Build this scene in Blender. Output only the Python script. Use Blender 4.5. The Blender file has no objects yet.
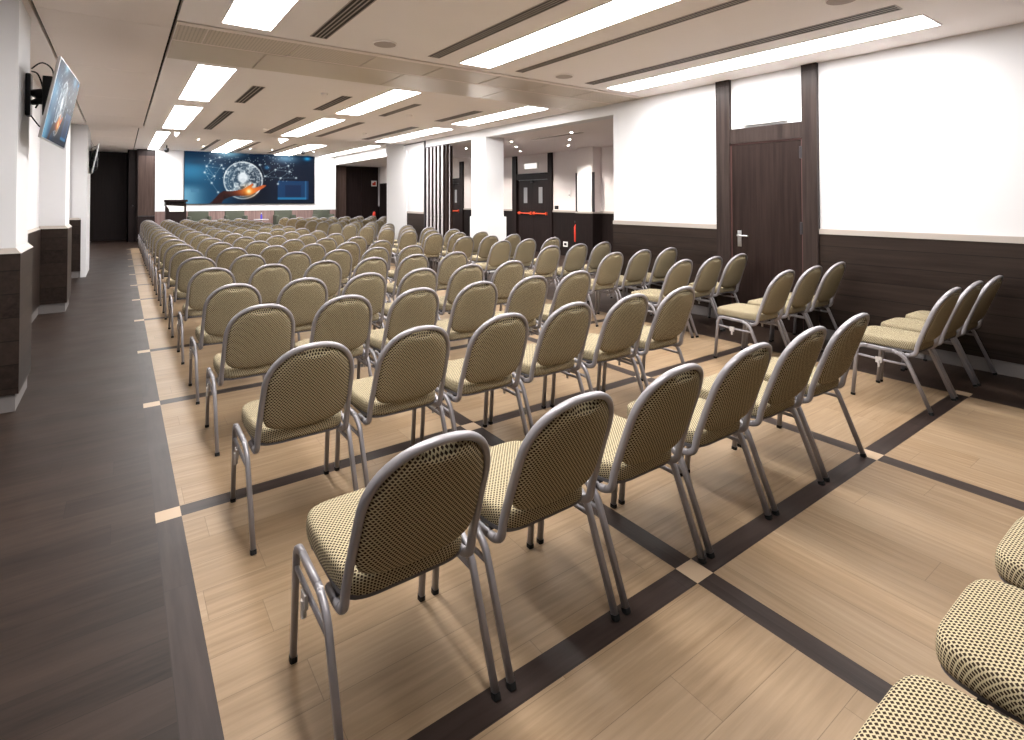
import bpy, bmesh, math, random
from mathutils import Vector, Matrix
random.seed(7)
S = bpy.context.scene
C = S.collection
PI = math.pi

# ---------------------------------------------------------------- camera
cam_d = bpy.data.cameras.new('camera')
cam = bpy.data.objects.new('camera', cam_d)
C.objects.link(cam)
F_PX, CX, CY = 538.76, 509.71, 190.15
yaw, pitch, roll = 0.62465, 0.01784, 0.00151
fw = Vector((math.sin(yaw)*math.cos(pitch), math.cos(yaw)*math.cos(pitch), math.sin(pitch)))
r0 = Vector((math.cos(yaw), -math.sin(yaw), 0))
d0 = fw.cross(r0)
rt = r0*math.cos(roll) + d0*math.sin(roll)
dn = -r0*math.sin(roll) + d0*math.cos(roll)
m = Matrix((( rt.x, -dn.x, -fw.x, 0), (rt.y, -dn.y, -fw.y, 0), (rt.z, -dn.z, -fw.z, 1.55), (0, 0, 0, 1)))
cam.matrix_world = m
cam_d.sensor_fit = 'HORIZONTAL'
cam_d.sensor_width = 36
cam_d.lens = F_PX/1024*36
cam_d.shift_x = (512-CX)/1024
cam_d.shift_y = -(370-CY)/1024
cam_d.clip_start = 0.02
cam_d.clip_end = 100
S.camera = cam

# ---------------------------------------------------------------- world and exposure
w = bpy.data.worlds.new('world')
w.use_nodes = True
w.node_tree.nodes['Background'].inputs[0].default_value = (1, .97, .94, 1)
w.node_tree.nodes['Background'].inputs[1].default_value = 0.05
S.world = w
S.view_settings.view_transform = 'Standard'
S.view_settings.look = 'None'
S.view_settings.gamma = 1
S.view_settings.use_curve_mapping = False
S.view_settings.exposure = 1.22
PANEL = 14.0      # radiance of the ceiling light diffusers
SPOT = 22.0       # watts of one recessed downlight

# ---------------------------------------------------------------- material helpers
def srgb(r, g, b):
    f = lambda c: (c/255/12.92) if c/255 <= .04045 else ((c/255+.055)/1.055)**2.4
    return (f(r), f(g), f(b), 1)

class NT:
    """small expression helper over a node tree"""
    def __init__(s, name):
        s.m = bpy.data.materials.new(name); s.m.use_nodes = True
        s.t = s.m.node_tree; s.b = s.t.nodes['Principled BSDF']
    def n(s, kind, **kw):
        x = s.t.nodes.new(kind)
        for k, v in kw.items(): setattr(x, k, v)
        return x
    def inp(s, sock, v):
        if hasattr(v, 'is_output') or isinstance(v, bpy.types.NodeSocket): s.t.links.new(v, sock)
        else: sock.default_value = v
    def math(s, op, a, b=0.0, c=None):
        x = s.n('ShaderNodeMath', operation=op)
        s.inp(x.inputs[0], a); s.inp(x.inputs[1], b)
        if c is not None: s.inp(x.inputs[2], c)
        return x.outputs[0]
    def mix(s, f, a, b, mode='MIX'):
        x = s.n('ShaderNodeMix', data_type='RGBA', blend_type=mode)
        s.inp(x.inputs[0], f); s.inp(x.inputs[6], a); s.inp(x.inputs[7], b)
        return x.outputs[2]
    def xyz(s, src='Object'):
        tc = s.n('ShaderNodeTexCoord'); sp = s.n('ShaderNodeSeparateXYZ')
        s.t.links.new(tc.outputs[src], sp.inputs[0])
        return tc.outputs[src], sp.outputs[0], sp.outputs[1], sp.outputs[2]
    def comb(s, x, y, z):
        c = s.n('ShaderNodeCombineXYZ')
        s.inp(c.inputs[0], x); s.inp(c.inputs[1], y); s.inp(c.inputs[2], z)
        return c.outputs[0]
    def noise(s, vec, scale, detail=4, rough=.55, out=0):
        x = s.n('ShaderNodeTexNoise')
        x.inputs['Scale'].default_value = scale; x.inputs['Detail'].default_value = detail
        x.inputs['Roughness'].default_value = rough
        s.t.links.new(vec, x.inputs['Vector'])
        return x.outputs[out]
    def ramp(s, f, stops):
        x = s.n('ShaderNodeValToRGB'); e = x.color_ramp.elements
        while len(e) < len(stops): e.new(.5)
        for i, (p, c) in enumerate(stops): e[i].position = p; e[i].color = c
        s.t.links.new(f, x.inputs[0]); return x.outputs[0]
    def color(s, v): s.inp(s.b.inputs['Base Color'], v)
    def set(s, **kw):
        for k, v in kw.items(): s.inp(s.b.inputs[k.replace('_', ' ')], v)
        return s
    def bump(s, h, strength=.2, dist=.002):
        x = s.n('ShaderNodeBump'); x.inputs['Strength'].default_value = strength
        x.inputs['Distance'].default_value = dist
        s.t.links.new(h, x.inputs['Height']); s.t.links.new(x.outputs[0], s.b.inputs['Normal'])

def flat(name, col, rough=.6, metal=0.0, var=.06, scale=6, spec=.22):
    """painted surface with a little tonal unevenness"""
    k = NT(name); o, x, y, z = k.xyz()
    f = k.noise(o, scale, 3)
    a = tuple(c*(1-var) for c in col[:3])+(1,)
    b = tuple(min(1, c*(1+var)) for c in col[:3])+(1,)
    k.color(k.mix(f, a, b))
    k.set(Roughness=rough, Metallic=metal)
    k.b.inputs['Specular IOR Level'].default_value = spec
    return k.m

def emit(name, col, strength):
    k = NT(name)
    k.set(Base_Color=(.8, .8, .8, 1), Emission_Color=col, Emission_Strength=strength, Roughness=.6)
    return k.m

# ---------------------------------------------------------------- materials
M = {}
M['white_wall'] = flat('white_wall', (.66, .655, .665, 1), .75, var=.012)
M['pink_wall'] = flat('foyer_wall', (.74, .68, .665, 1), .8, var=.015)
M['ceiling'] = flat('ceiling_paint', (.88, .825, .805, 1), .8, var=.02, scale=2)
M['soffit'] = flat('soffit_panel', (.83, .74, .685, 1), .5, var=.03, scale=1.5)
M['slot'] = flat('slot_black', (.02, .017, .015, 1), .8)
M['ledge'] = flat('ledge_wood', (.38, .335, .30, 1), .5, var=.05, scale=3)
M['base'] = flat('grey_baseboard', (.16, .145, .14, 1), .45, var=.04)
M['chrome'] = flat('brushed_steel', (.55, .54, .54, 1), .3, 1.0, var=.03)
M['black'] = flat('black_plastic', (.012, .012, .014, 1), .45)
M['rubber'] = flat('black_rubber', (.01, .01, .01, 1), .7)
M['silver'] = flat('silver_paint', (.265, .25, .262, 1), .40, .35, var=.03, spec=.5)
M['dark_metal'] = flat('dark_metal', (.05, .047, .05, 1), .4, .6)
M['grille'] = flat('vent_slot', (.035, .028, .025, 1), .6)
M['vent_frame'] = flat('vent_frame', (.42, .37, .34, 1), .5, .2)
M['speaker'] = flat('speaker_grille', (.43, .37, .34, 1), .7, var=.04, scale=60)
M['panel_light'] = emit('light_diffuser', (1, .98, .965, 1), PANEL)
M['lamp_glow'] = emit('downlight_glow', (1, .93, .85, 1), 30)
M['sign_light'] = emit('sign_glow', (1, .97, .90, 1), .45)
M['green'] = flat('sage_upholstery', (.055, .06, .045, 1), .8, var=.05)
M['red'] = flat('red_enamel', (.55, .045, .025, 1), .35)
M['red_bar'] = flat('red_push_bar', (.75, .09, .035, 1), .4)
M['blue_glass'] = flat('blue_bottle', (.06, .05, .30, 1), .15)
M['paper'] = flat('white_paper', (.8, .79, .78, 1), .8)
M['glass'] = flat('door_glass', (.25, .25, .26, 1), .08)
M['clip'] = flat('clear_clip', (.45, .42, .40, 1), .25)
M['seam'] = flat('reddish_seam', (.085, .042, .038, 1), .5)
M['plate'] = flat('switch_plate', (.75, .74, .73, 1), .5)
M['white_metal'] = flat('white_aluminium', (.45, .42, .43, 1), .4, .1)

def wood(name, c1, c2, axis='Z', rough=.42, scale=1.0, boards=None, seam=(.01, .008, .007, 1), bw=.13):
    """stained wood veneer: streaks along one axis, optional horizontal boards"""
    k = NT(name); o, x, y, z = k.xyz()
    st = {'X': (1.2, 22, 22), 'Y': (22, 1.2, 22), 'Z': (22, 22, 1.0)}[axis]
    row = 0.0
    if boards:
        row = k.math('FLOOR', k.math('DIVIDE', z, bw))
    v = k.comb(k.math('MULTIPLY', x, st[0]*scale), k.math('ADD', k.math('MULTIPLY', y, st[1]*scale), k.math('MULTIPLY', row, 7.3)), k.math('MULTIPLY', z, st[2]*scale))
    f = k.noise(v, 1.0, 6, .62)
    f2 = k.noise(o, .9, 2)
    col = k.mix(k.ramp(f, [(.3, (0, 0, 0, 1)), (.72, (1, 1, 1, 1))]), c1, c2)
    col = k.mix(k.math('MULTIPLY', f2, .35), col, c1)
    if boards:
        rn = k.n('ShaderNodeTexWhiteNoise', noise_dimensions='1D'); k.inp(rn.inputs['W'], row)
        col = k.mix(k.math('MULTIPLY', rn.outputs[0], .5), col, c2)
        fr = k.math('FRACT', k.math('DIVIDE', z, bw))
        col = k.mix(k.math('LESS_THAN', fr, .035), col, seam)
    k.color(col); k.set(Roughness=rough)
    k.b.inputs['Specular IOR Level'].default_value = .13
    k.bump(f, .08, .001)
    return k.m
M['wainscot'] = wood('wainscot_boards', (.011, .007, .006, 1), (.036, .025, .020, 1), 'Y', .38, boards=True, bw=.172)
M['dark_wood'] = wood('dark_door_veneer', (.012, .007, .006, 1), (.032, .020, .017, 1), 'Z', .36)
M['post_wood'] = wood('post_veneer', (.018, .012, .011, 1), (.050, .036, .031, 1), 'Z', .34)
M['dark_panel'] = wood('dark_wall_panel', (.010, .006, .006, 1), (.022, .014, .013, 1), 'Z', .4)
M['bronze_panel'] = wood('bronze_wall_panel', (.035, .022, .018, 1), (.08, .053, .045, 1), 'Z', .4)
M['stage_wood'] = wood('stage_panel', (.13, .085, .078, 1), (.26, .18, .165, 1), 'Z', .4)
M['foyer_dark'] = wood('foyer_dark_wood', (.007, .005, .005, 1), (.017, .011, .010, 1), 'Z', .4)

def floor_mat():
    """oak laminate squares split by dark strips, dark plank borders, all from object coordinates in metres"""
    k = NT('laminate_floor'); o, x, y, z = k.xyz()
    def planks(along, across, wid, length, ca, cb, cc, streak):
        row = k.math('FLOOR', k.math('DIVIDE', across, wid))
        wn = k.n('ShaderNodeTexWhiteNoise', noise_dimensions='1D'); k.inp(wn.inputs['W'], row)
        a2 = k.math('ADD', k.math('DIVIDE', along, length), k.math('MULTIPLY', wn.outputs[0], 7.0))
        cell = k.math('FLOOR', a2)
        wn2 = k.n('ShaderNodeTexWhiteNoise', noise_dimensions='2D')
        k.inp(wn2.inputs['Vector'], k.comb(row, cell, 0.0))
        v = k.comb(k.math('MULTIPLY', along, 2.4), k.math('MULTIPLY', across, streak), k.math('MULTIPLY', wn2.outputs[0], 9.0))
        f = k.noise(v, 1.0, 7, .62)
        big = k.noise(k.comb(k.math('MULTIPLY', along, .9), k.math('MULTIPLY', across, 5.0), 0.0), 1.0, 3, .5)
        col = k.mix(k.ramp(f, [(.28, (0, 0, 0, 1)), (.7, (1, 1, 1, 1))]), ca, cb)
        col = k.mix(k.math('MULTIPLY', wn2.outputs[0], .35), col, cc)
        col = k.mix(k.math('MULTIPLY', k.ramp(big, [(.45, (0, 0, 0, 1)), (.75, (1, 1, 1, 1))]), .55), col, ca)
        e1 = k.math('LESS_THAN', k.math('FRACT', k.math('DIVIDE', across, wid)), .012)
        e2 = k.math('LESS_THAN', k.math('FRACT', a2), .0016)
        return k.mix(k.math('MULTIPLY', k.math('MAXIMUM', e1, e2), .55), col, (ca[0]*.4, ca[1]*.4, ca[2]*.4, 1))
    # grid coordinates
    gx = k.math('SUBTRACT', x, .149); gy = k.math('SUBTRACT', y, 1.345)
    PX, PY = 1.753, 1.768
    ix = k.math('FLOOR', k.math('DIVIDE', gx, PX)); iy = k.math('FLOOR', k.math('DIVIDE', gy, PY))
    fx = k.math('SUBTRACT', gx, k.math('MULTIPLY', ix, PX)); fy = k.math('SUBTRACT', gy, k.math('MULTIPLY', iy, PY))
    sx = k.math('LESS_THAN', fx, .106); sy = k.math('LESS_THAN', fy, .107)
    oak = ((.182, .117, .064, 1), (.290, .203, .125, 1), (.335, .25, .167, 1))
    lx = planks(x, y, .19, 1.25, *oak, 44)
    ly = planks(y, x, .19, 1.25, *oak, 44)
    par = k.math('ABSOLUTE', k.math('MODULO', k.math('ADD', ix, k.math('MULTIPLY', 1.0, 0.0)), 2.0))
    tile = k.mix(k.math('GREATER_THAN', ix, .5), lx, k.mix(k.math('LESS_THAN', iy, -.5), lx, ly))
    dk = ((.012, .0075, .006, 1), (.036, .024, .020, 1), (.048, .033, .028, 1))
    dx = planks(x, y, .15, 1.3, *dk, 30)
    dy = planks(y, x, .15, 1.3, *dk, 30)
    strip = k.mix(sx, dx, k.mix(k.math('MULTIPLY', 1.0, .08), dy, (.075, .055, .047, 1)))
    anys = k.math('MAXIMUM', sx, sy); both = k.math('MULTIPLY', sx, sy)
    grid = k.mix(anys, tile, strip)
    grid = k.mix(both, grid, (.40, .295, .20, 1))
    inx = k.math('MULTIPLY', k.math('GREATER_THAN', x, .149), k.math('LESS_THAN', x, 5.514))
    iny = k.math('MULTIPLY', k.math('GREATER_THAN', y, -6.0), k.math('LESS_THAN', y, 21.2))
    bd = ((.009, .0052, .0038, 1), (.033, .0205, .015, 1), (.048, .031, .023, 1))
    border = planks(x, y, .19, 1.3, *bd, 26)
    k.color(k.mix(k.math('MULTIPLY', inx, iny), border, grid))
    rn = k.noise(o, 3.0, 4)
    k.set(Roughness=k.math('ADD', .36, k.math('MULTIPLY', rn, .14)))
    k.b.inputs['Specular IOR Level'].default_value = .13
    return k.m
M['floor'] = floor_mat()

def fabric_mat():
    """cream woven fabric with a staggered grid of small dark brown lozenges, from the mesh's own UVs in metres"""
    k = NT('lozenge_fabric'); o, u, v, _ = k.xyz('UV')
    p, q = .0134, .0084
    row = k.math('FLOOR', k.math('DIVIDE', v, q))
    odd = k.math('MULTIPLY', k.math('ABSOLUTE', k.math('MODULO', row, 2.0)), .5)
    a = k.math('SUBTRACT', k.math('FRACT', k.math('ADD', k.math('DIVIDE', u, p), odd)), .5)
    b = k.math('SUBTRACT', k.math('FRACT', k.math('DIVIDE', v, q)), .5)
    d = k.math('ADD', k.math('ABSOLUTE', k.math('MULTIPLY', a, 1.15)), k.math('ABSOLUTE', k.math('MULTIPLY', b, .85)))
    f = k.ramp(d, [(.43, (1, 1, 1, 1)), (.50, (0, 0, 0, 1))])
    wv = k.noise(o, 900, 2)
    cream = k.mix(wv, (.35, .295, .185, 1), (.475, .405, .268, 1))
    k.color(k.mix(f, cream, (.029, .017, .011, 1)))
    k.set(Roughness=.9)
    k.b.inputs['Specular IOR Level'].default_value = .1
    return k.m
M['fabric'] = fabric_mat()
M['under'] = flat('seat_pan_grey', (.10, .095, .10, 1), .5)

def metal_band():
    k = NT('beige_metal_ceiling'); o, x, y, z = k.xyz()
    f = k.noise(k.comb(k.math('MULTIPLY', x, .8), k.math('MULTIPLY', y, .8), 0.0), 1.0, 2)
    k.color(k.mix(f, (.60, .52, .43, 1), (.70, .62, .52, 1)))
    k.set(Roughness=.30, Metallic=.25)
    return k.m
M['band'] = metal_band()
def perforated():
    k = NT('perforated_metal_ceiling'); o, x, y, z = k.xyz()
    a = k.math('SUBTRACT', k.math('FRACT', k.math('DIVIDE', x, .03)), .5)
    b = k.math('SUBTRACT', k.math('FRACT', k.math('DIVIDE', y, .03)), .5)
    d = k.math('ADD', k.math('MULTIPLY', a, a), k.math('MULTIPLY', b, b))
    k.color(k.mix(k.math('LESS_THAN', d, .05), (.62, .54, .45, 1), (.34, .28, .22, 1)))
    k.set(Roughness=.4, Metallic=.2)
    return k.m
M['perf'] = perforated()

# ---------------------------------------------------------------- mesh helpers
class MB:
    def __init__(s): s.bm = bmesh.new(); s.uv = None
    def box(s, x0, x1, y0, y1, z0, z1, bev=0.0):
        t = bmesh.new()
        r = bmesh.ops.create_cube(t, size=1)
        for v in t.verts:
            v.co = Vector(((x0+x1)/2+v.co.x*(x1-x0), (y0+y1)/2+v.co.y*(y1-y0), (z0+z1)/2+v.co.z*(z1-z0)))
        if bev: bmesh.ops.bevel(t, geom=list(t.edges), offset=bev, segments=2, affect='EDGES', profile=.7)
        s.merge(t); return s
    def merge(s, t, mat=None):
        if mat is not None: t.transform(mat)
        me = bpy.data.meshes.new('t'); t.to_mesh(me); t.free()
        s.bm.from_mesh(me); bpy.data.meshes.remove(me); return s
    def tube(s, path, rx, ry=None, n=10, up=(0, 0, 1), square=2.0, closed=False, cap=True):
        """sweep a superellipse section (half sizes rx sideways, ry along up) along a list of points"""
        ry = rx if ry is None else ry
        P = [Vector(p) for p in path]; up = Vector(up); rings = []
        N = len(P)
        for i, p in enumerate(P):
            if closed: d = (P[(i+1) % N]-P[i-1])
            else: d = (P[min(i+1, N-1)]-P[max(i-1, 0)])
            d.normalize()
            sd = d.cross(up)
            if sd.length < 1e-4: sd = d.cross(Vector((0, 1, 0.01)))
            sd.normalize(); u2 = sd.cross(d).normalized()
            k = 1.0
            if 0 < i < N-1 or closed:
                a = (P[i]-P[i-1]).normalized(); b = (P[(i+1) % N]-P[i]).normalized()
                k = 1/max(.6, math.sqrt((1+a.dot(b))/2))
            ring = []
            for j in range(n):
                t = 2*PI*j/n+PI/n
                c, q = math.cos(t), math.sin(t)
                e = 2/square
                ring.append(s.bm.verts.new(p + sd*rx*math.copysign(abs(c)**e, c) + u2*ry*k*math.copysign(abs(q)**e, q)))
            rings.append(ring)
        m_ = N if closed else N-1
        for i in range(m_):
            a, b = rings[i], rings[(i+1) % N]
            for j in range(n):
                s.bm.faces.new((a[j], a[(j+1) % n], b[(j+1) % n], b[j]))
        if cap and not closed:
            s.bm.faces.new(rings[0][::-1]); s.bm.faces.new(rings[-1])
        return s
    def lathe(s, prof, cx=0, cy=0, n=24, z=0):
        rings = []
        for r, h in prof:
            rings.append([s.bm.verts.new((cx+r*math.cos(2*PI*j/n), cy+r*math.sin(2*PI*j/n), z+h)) for j in range(n)])
        for a, b in zip(rings, rings[1:]):
            for j in range(n): s.bm.faces.new((a[j], a[(j+1) % n], b[(j+1) % n], b[j]))
        s.bm.faces.new(rings[0][::-1]); s.bm.faces.new(rings[-1]); return s
    def prism(s, pts, z0, z1):
        a = [s.bm.verts.new((x, y, z0)) for x, y in pts]; b = [s.bm.verts.new((x, y, z1)) for x, y in pts]
        n = len(pts)
        for j in range(n): s.bm.faces.new((a[j], a[(j+1) % n], b[(j+1) % n], b[j]))
        s.bm.faces.new(a[::-1]); s.bm.faces.new(b); return s
    def build(s, name, mat, parent=None, smooth=False, loc=None):
        bmesh.ops.recalc_face_normals(s.bm, faces=s.bm.faces)
        me = bpy.data.meshes.new(name); s.bm.to_mesh(me); s.bm.free()
        if smooth:
            for p in me.polygons: p.use_smooth = True
        me.materials.append(mat)
        o = bpy.data.objects.new(name, me); C.objects.link(o)
        if parent is not None: o.parent = parent
        if loc: o.location = loc
        return o
def box(name, mat, x0, x1, y0, y1, z0, z1, parent=None, bev=0.0):
    return MB().box(x0, x1, y0, y1, z0, z1, bev).build(name, mat, parent)
def struct(o): o['kind'] = 'structure'; return o
def sbox(name, mat, *a, **k): return struct(box(name, mat, *a, **k))
def thing(name, label, cat, loc=(0, 0, 0), rz=0, group=None):
    o = bpy.data.objects.new(name, None); C.objects.link(o)
    o.location = loc; o.rotation_euler = (0, 0, rz); o.empty_display_size = .1
    o['label'] = label; o['category'] = cat
    if group: o['group'] = group
    return o
def tag(o, label, cat, group=None):
    o['label'] = label; o['category'] = cat
    if group: o['group'] = group
    return o
def smooth_by_angle(o, ang=40):
    for p in o.data.polygons: p.use_smooth = True
    o.data.set_sharp_from_angle(angle=math.radians(ang))
    return o

# ================================================================ THE ROOM
XR = 6.33; ZC = 3.08; ZB = 3.44; YB = -3.2; YS = 24.0
sbox('floor', M['floor'], -3.2, 11.2, -3.4, 26.4, -.1, 0)
# --- right wall: white plaster over dark boards, door between two posts
def right_wall(y0, y1, ztop=ZC):
    wl = bpy.data.objects
    return [(y0, y1)]
b = MB()
b.box(XR, XR+.28, YB, 2.86, 0, ZC+.3); b.box(XR, XR+.28, 4.11, 5.96, 0, ZC+.3)
b.box(XR, XR+.28, 2.86, 4.11, 2.35, ZC+.3)
b.box(XR+.02, XR+.28, 5.96, 13.79, 2.90, ZC+.3)      # header over the openings
b.box(XR+.02, XR+.28, 5.90, 5.97, 2.90, ZC+.3)
struct(b.build('wall_right', M['white_wall']))
# wainscot right: boards, ledge, baseboard
for (a0, a1) in ((YB, 2.857), (4.114, 5.955)):
    sbox('trim_1', M['wainscot'], XR-.022, XR, a0, a1, .125, 1.165)
    bb = MB(); bb.box(XR-.03, XR, a0, a1, 1.165, 1.215); bb.box(XR-.022, XR, a0, a1, 1.215, 1.223)
    struct(bb.build('trim_2', M['ledge']))
    sbox('baseboard_right', M['base'], XR-.012, XR, a0, a1, 0, .125)
# door unit in the right wall
dr = struct(bpy.data.objects.new('door_1', None)); C.objects.link(dr)
b = MB(); b.box(XR-.05, XR+.02, 2.857, 3.023, 0, 3.0); b.box(XR-.05, XR+.02, 3.923, 4.114, 0, 3.0)
b.box(XR-.042, XR+.02, 3.023, 3.923, 2.255, 2.44)
b.build('door_frame', M['post_wood'], dr)
b = MB(); b.box(XR-.052, XR+.02, 2.857, 3.023, 3.0, ZC); b.box(XR-.052, XR+.02, 3.923, 4.114, 3.0, ZC)
b.build('post_cap', M['dark_wood'], dr)
b = MB(); b.box(XR-.028, XR+.02, 3.023, 3.042, 0, 2.255); b.box(XR-.028, XR+.02, 3.908, 3.923, 0, 2.255); b.box(XR-.028, XR+.02, 3.023, 3.923, 2.236, 2.255)
b.build('door_stop', M['seam'], dr)
lf = box('door_leaf', M['dark_wood'], XR-.02, XR+.02, 3.042, 3.908, .005, 2.236, dr, bev=.003)
b = MB(); b.box(XR-.028, XR-.02, 3.785, 3.835, .96, 1.16, .003)
b.tube([(XR-.02, 3.81, 1.10), (XR-.075, 3.81, 1.10), (XR-.078, 3.79, 1.10), (XR-.078, 3.67, 1.10)], .009, n=10)
b.lathe([(.014, -.002), (.014, .002)], XR-.03, 3.81, 12, 1.03)
b.build('door_handle', M['chrome'], lf, True)
for hz in (2.02, 1.15, .25):
    b = MB(); b.box(XR-.045, XR-.02, 3.028, 3.058, hz, hz+.14, .005); b.build('hinge', M['dark_metal'], dr)
sg = thing('emergency_light', 'white emergency light unit above the tall dark door in the right wall', 'light', (XR, 3.475, 2.47))
box('light_housing', M['plate'], -.045, 0, -.275, .275, 0, .13, sg, .006)
b = MB(); b.box(-.05, -.045, -.25, .25, .05, .053); b.box(-.05, -.045, -.25, .25, .078, .081); b.build('cover_rib', M['base'], sg)
sw = thing('wall_switch', 'small white wall switch beside the tall dark door on the right wall', 'switch', (XR, 4.677, 1.69))
box('switch_plate', M['plate'], -.012, 0, -.035, .035, -.05, .05, sw, .003)
box('switch_rocker', M['plate'], -.017, -.010, -.015, .015, -.022, .022, sw, .002)

# --- ceiling
def cbox(name, mat, *a): return sbox(name, mat, *a)
cbox('ceiling', M['ceiling'], .372, XR+.28, YB, 5.35, ZC, ZC+.1)
b = MB(); b.box(.372, XR, 6.775, 13.75, ZC, ZC+.1)
b.box(.372, XR, 13.70, 13.75, ZC, ZB+.1)
struct(b.build('ceiling', M['ceiling']))
# beige metal band crossing the room
b = MB()
xs = [.375, 1.21, 2.76, 4.31, 5.86, XR]
for a0, a1 in zip(xs, xs[1:]): b.box(a0+.004, a1-.004, 6.005, 6.768, ZC-.012, ZC+.03, .003)
struct(b.build('ceiling', M['band']))
b = MB()
xs = [.375, .62, 1.40, 2.18, 2.98, 3.78, 4.58, 5.38, XR]
for a0, a1 in zip(xs, xs[1:]): b.box(a0+.008, a1-.008, 5.44, 5.96, ZC-.010, ZC+.03, .003)
struct(b.build('ceiling', M['perf']))
b = MB(); b.box(.375, XR, 5.35, 5.436, ZC-.010, ZC+.03); b.box(.375, XR, 5.964, 6.001, ZC-.010, ZC+.03); b.box(.372, XR, 5.34, 6.78, ZC, ZC+.1)
struct(b.build('ceiling', M['soffit']))
# left soffit strip with cross seams
b = MB()
ys = [YB, -1, 1.2, 3.4, 5.6, 7.76, 9.9, 12.0, 13.70]
for a0, a1 in zip(ys, ys[1:]): b.box(-.565, .345, a0+.004, a1-.004, ZC-.006, ZC+.05, .002)
b.box(-.565, .345, 13.70, 13.75, ZC-.006, ZB)
ys = [13.75, 15.3, 16.8, 18.3, 19.8, 21.3, 22.8, 24.4, 26.2]
for a0, a1 in zip(ys, ys[1:]): b.box(-.79, .345, a0+.01, a1-.01, ZB-.006, ZB+.05, .002)
struct(b.build('ceiling', M['soffit']))
b = MB(); b.box(-.60, .40, YB, 13.75, ZC+.05, ZC+.1); b.box(-1.2, .40, 13.75, 26.2, ZB+.05, ZB+.1)
struct(b.build('ceiling', M['slot']))
b = MB(); b.box(-3.2, -.59, YB, 13.75, ZC-.004, ZC+.1); b.box(-1.4, -.82, 13.75, 26.2, ZB, ZB+.1)
struct(b.build('ceiling', M['ceiling']))
# high ceiling before the stage, side bulkhead, low side ceiling
b = MB(); b.box(.372, 7.7, 13.75, 26.2, ZB, ZB+.1)
struct(b.build('ceiling', M['ceiling']))
b = MB(); b.box(7.7, 7.8, 15.0, YS+.6, 3.11, ZB+.1); b.box(XR, 7.8, 14.96, 15.04, 2.9, ZB+.1)
struct(b.build('wall_bulkhead', M['white_wall']))
b = MB(); b.box(7.8, 11.2, 15.0, 26.2, 3.11, 3.2)
b.box(XR+.28, 11.2, 3.8, 15.0, 2.90, 3.0)
struct(b.build('ceiling', M['pink_wall']))

# --- far wall with the screen
b = MB(); b.box(1.02, 7.75, YS, YS+.15, 1.13, ZB+.1)
struct(b.build('wall_back', M['white_wall']))
sbox('wall_back_panel', M['stage_wood'], 1.02, 7.75, YS+.02, YS+.15, 0, 1.13)
sbox('wall_back_panel', M['bronze_panel'], .50, 1.02, YS+.03, YS+.15, .98, 3.2)
b = MB(); b.box(.50, 1.02, YS+.03, YS+.15, 0, .96); b.box(.50, 1.02, YS+.03, YS+.15, 3.2, ZB+.1); b.box(.18, .50, YS+.5, YS+.6, 0, ZB+.1); b.box(.46, .50, YS+.1, YS+.6, 0, ZB+.1)
b.box(-1.4, .22, 26.0, 26.1, 0, ZB+.1); b.box(.18, .22, YS+.5, 26.0, 0, ZB+.1)
struct(b.build('wall_back_panel', M['dark_panel']))
kn = MB(); kn.lathe([(.0, 0), (.022, .0), (.026, .02), (.0, .03)], 0, 0, 12)
kn.bm.transform(Matrix.Rotation(PI/2, 4, 'X'))
ko = kn.build('wall_knob', M['chrome'], None, True, (.35, YS+.5, 1.35)); ko['kind'] = 'structure'
# dark doors and bronze panel right of the white wall
sbox('wall_back_panel', M['bronze_panel'], 7.75, 8.32, YS+.3, YS+.45, 0, 3.2)
b = MB(); 
for a0, a1 in ((8.32, 9.1), (9.11, 9.93)): b.box(a0, a1, YS+.5, YS+.6, 0, 3.2)
struct(b.build('wall_back_panel', M['dark_panel']))
b = MB(); b.box(9.93, 11.2, YS+.55, YS+.65, 0, 2.45)
struct(b.build('wall_back_panel', M['foyer_dark']))
sbox('wall_back_panel', M['pink_wall'], 9.93, 11.2, YS+.55, YS+.65, 2.45, 3.2)
sbox('trim_3', M['white_metal'], 9.93, 10.0, YS+.44, YS+.5, 1.25, 3.11)

# --- left wall: recesses and three projecting piers
XF = -.60; XW = -.63; XB = -.908
b = MB()
for (y0, y1) in ((5.37, 6.0), (9.72, 10.42)):
    b.box(-3.0, XW, y0, y1, 1.19, ZC)
b.box(-3.0, XB, 6.0, 9.72, 1.19, ZC); b.box(-3.0, XB, 10.42, 13.9, 1.19, ZC)
b.box(-3.0, -1.6, YB, 5.37, 0, ZC)
b.box(-3.0, -.80, 13.9, 15.4, 1.19, ZB); b.box(-.80, -.57, 13.87, 15.4, 1.19, ZC); b.box(-.655, -.57, 13.87, 15.4, 0, 1.19)
b.box(-3.0, -1.0, 15.4, 26.2, 0, ZB+.1)
struct(b.build('wall_left', M['white_wall']))
b = MB()
for (y0, y1) in ((5.35, 6.02), (9.70, 10.44)):
    b.box(-3.0, XF, y0, y1, .13, 1.16)
b.box(-3.0, XB+.02, 6.02, 9.70, .13, 1.16); b.box(-3.0, XB+.02, 10.44, 13.84, .13, 1.16)
b.box(-3.0, -.655, 13.84, 15.4, .13, 1.16)
struct(b.build('wall_left_boards', M['wainscot']))
b = MB()
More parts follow.
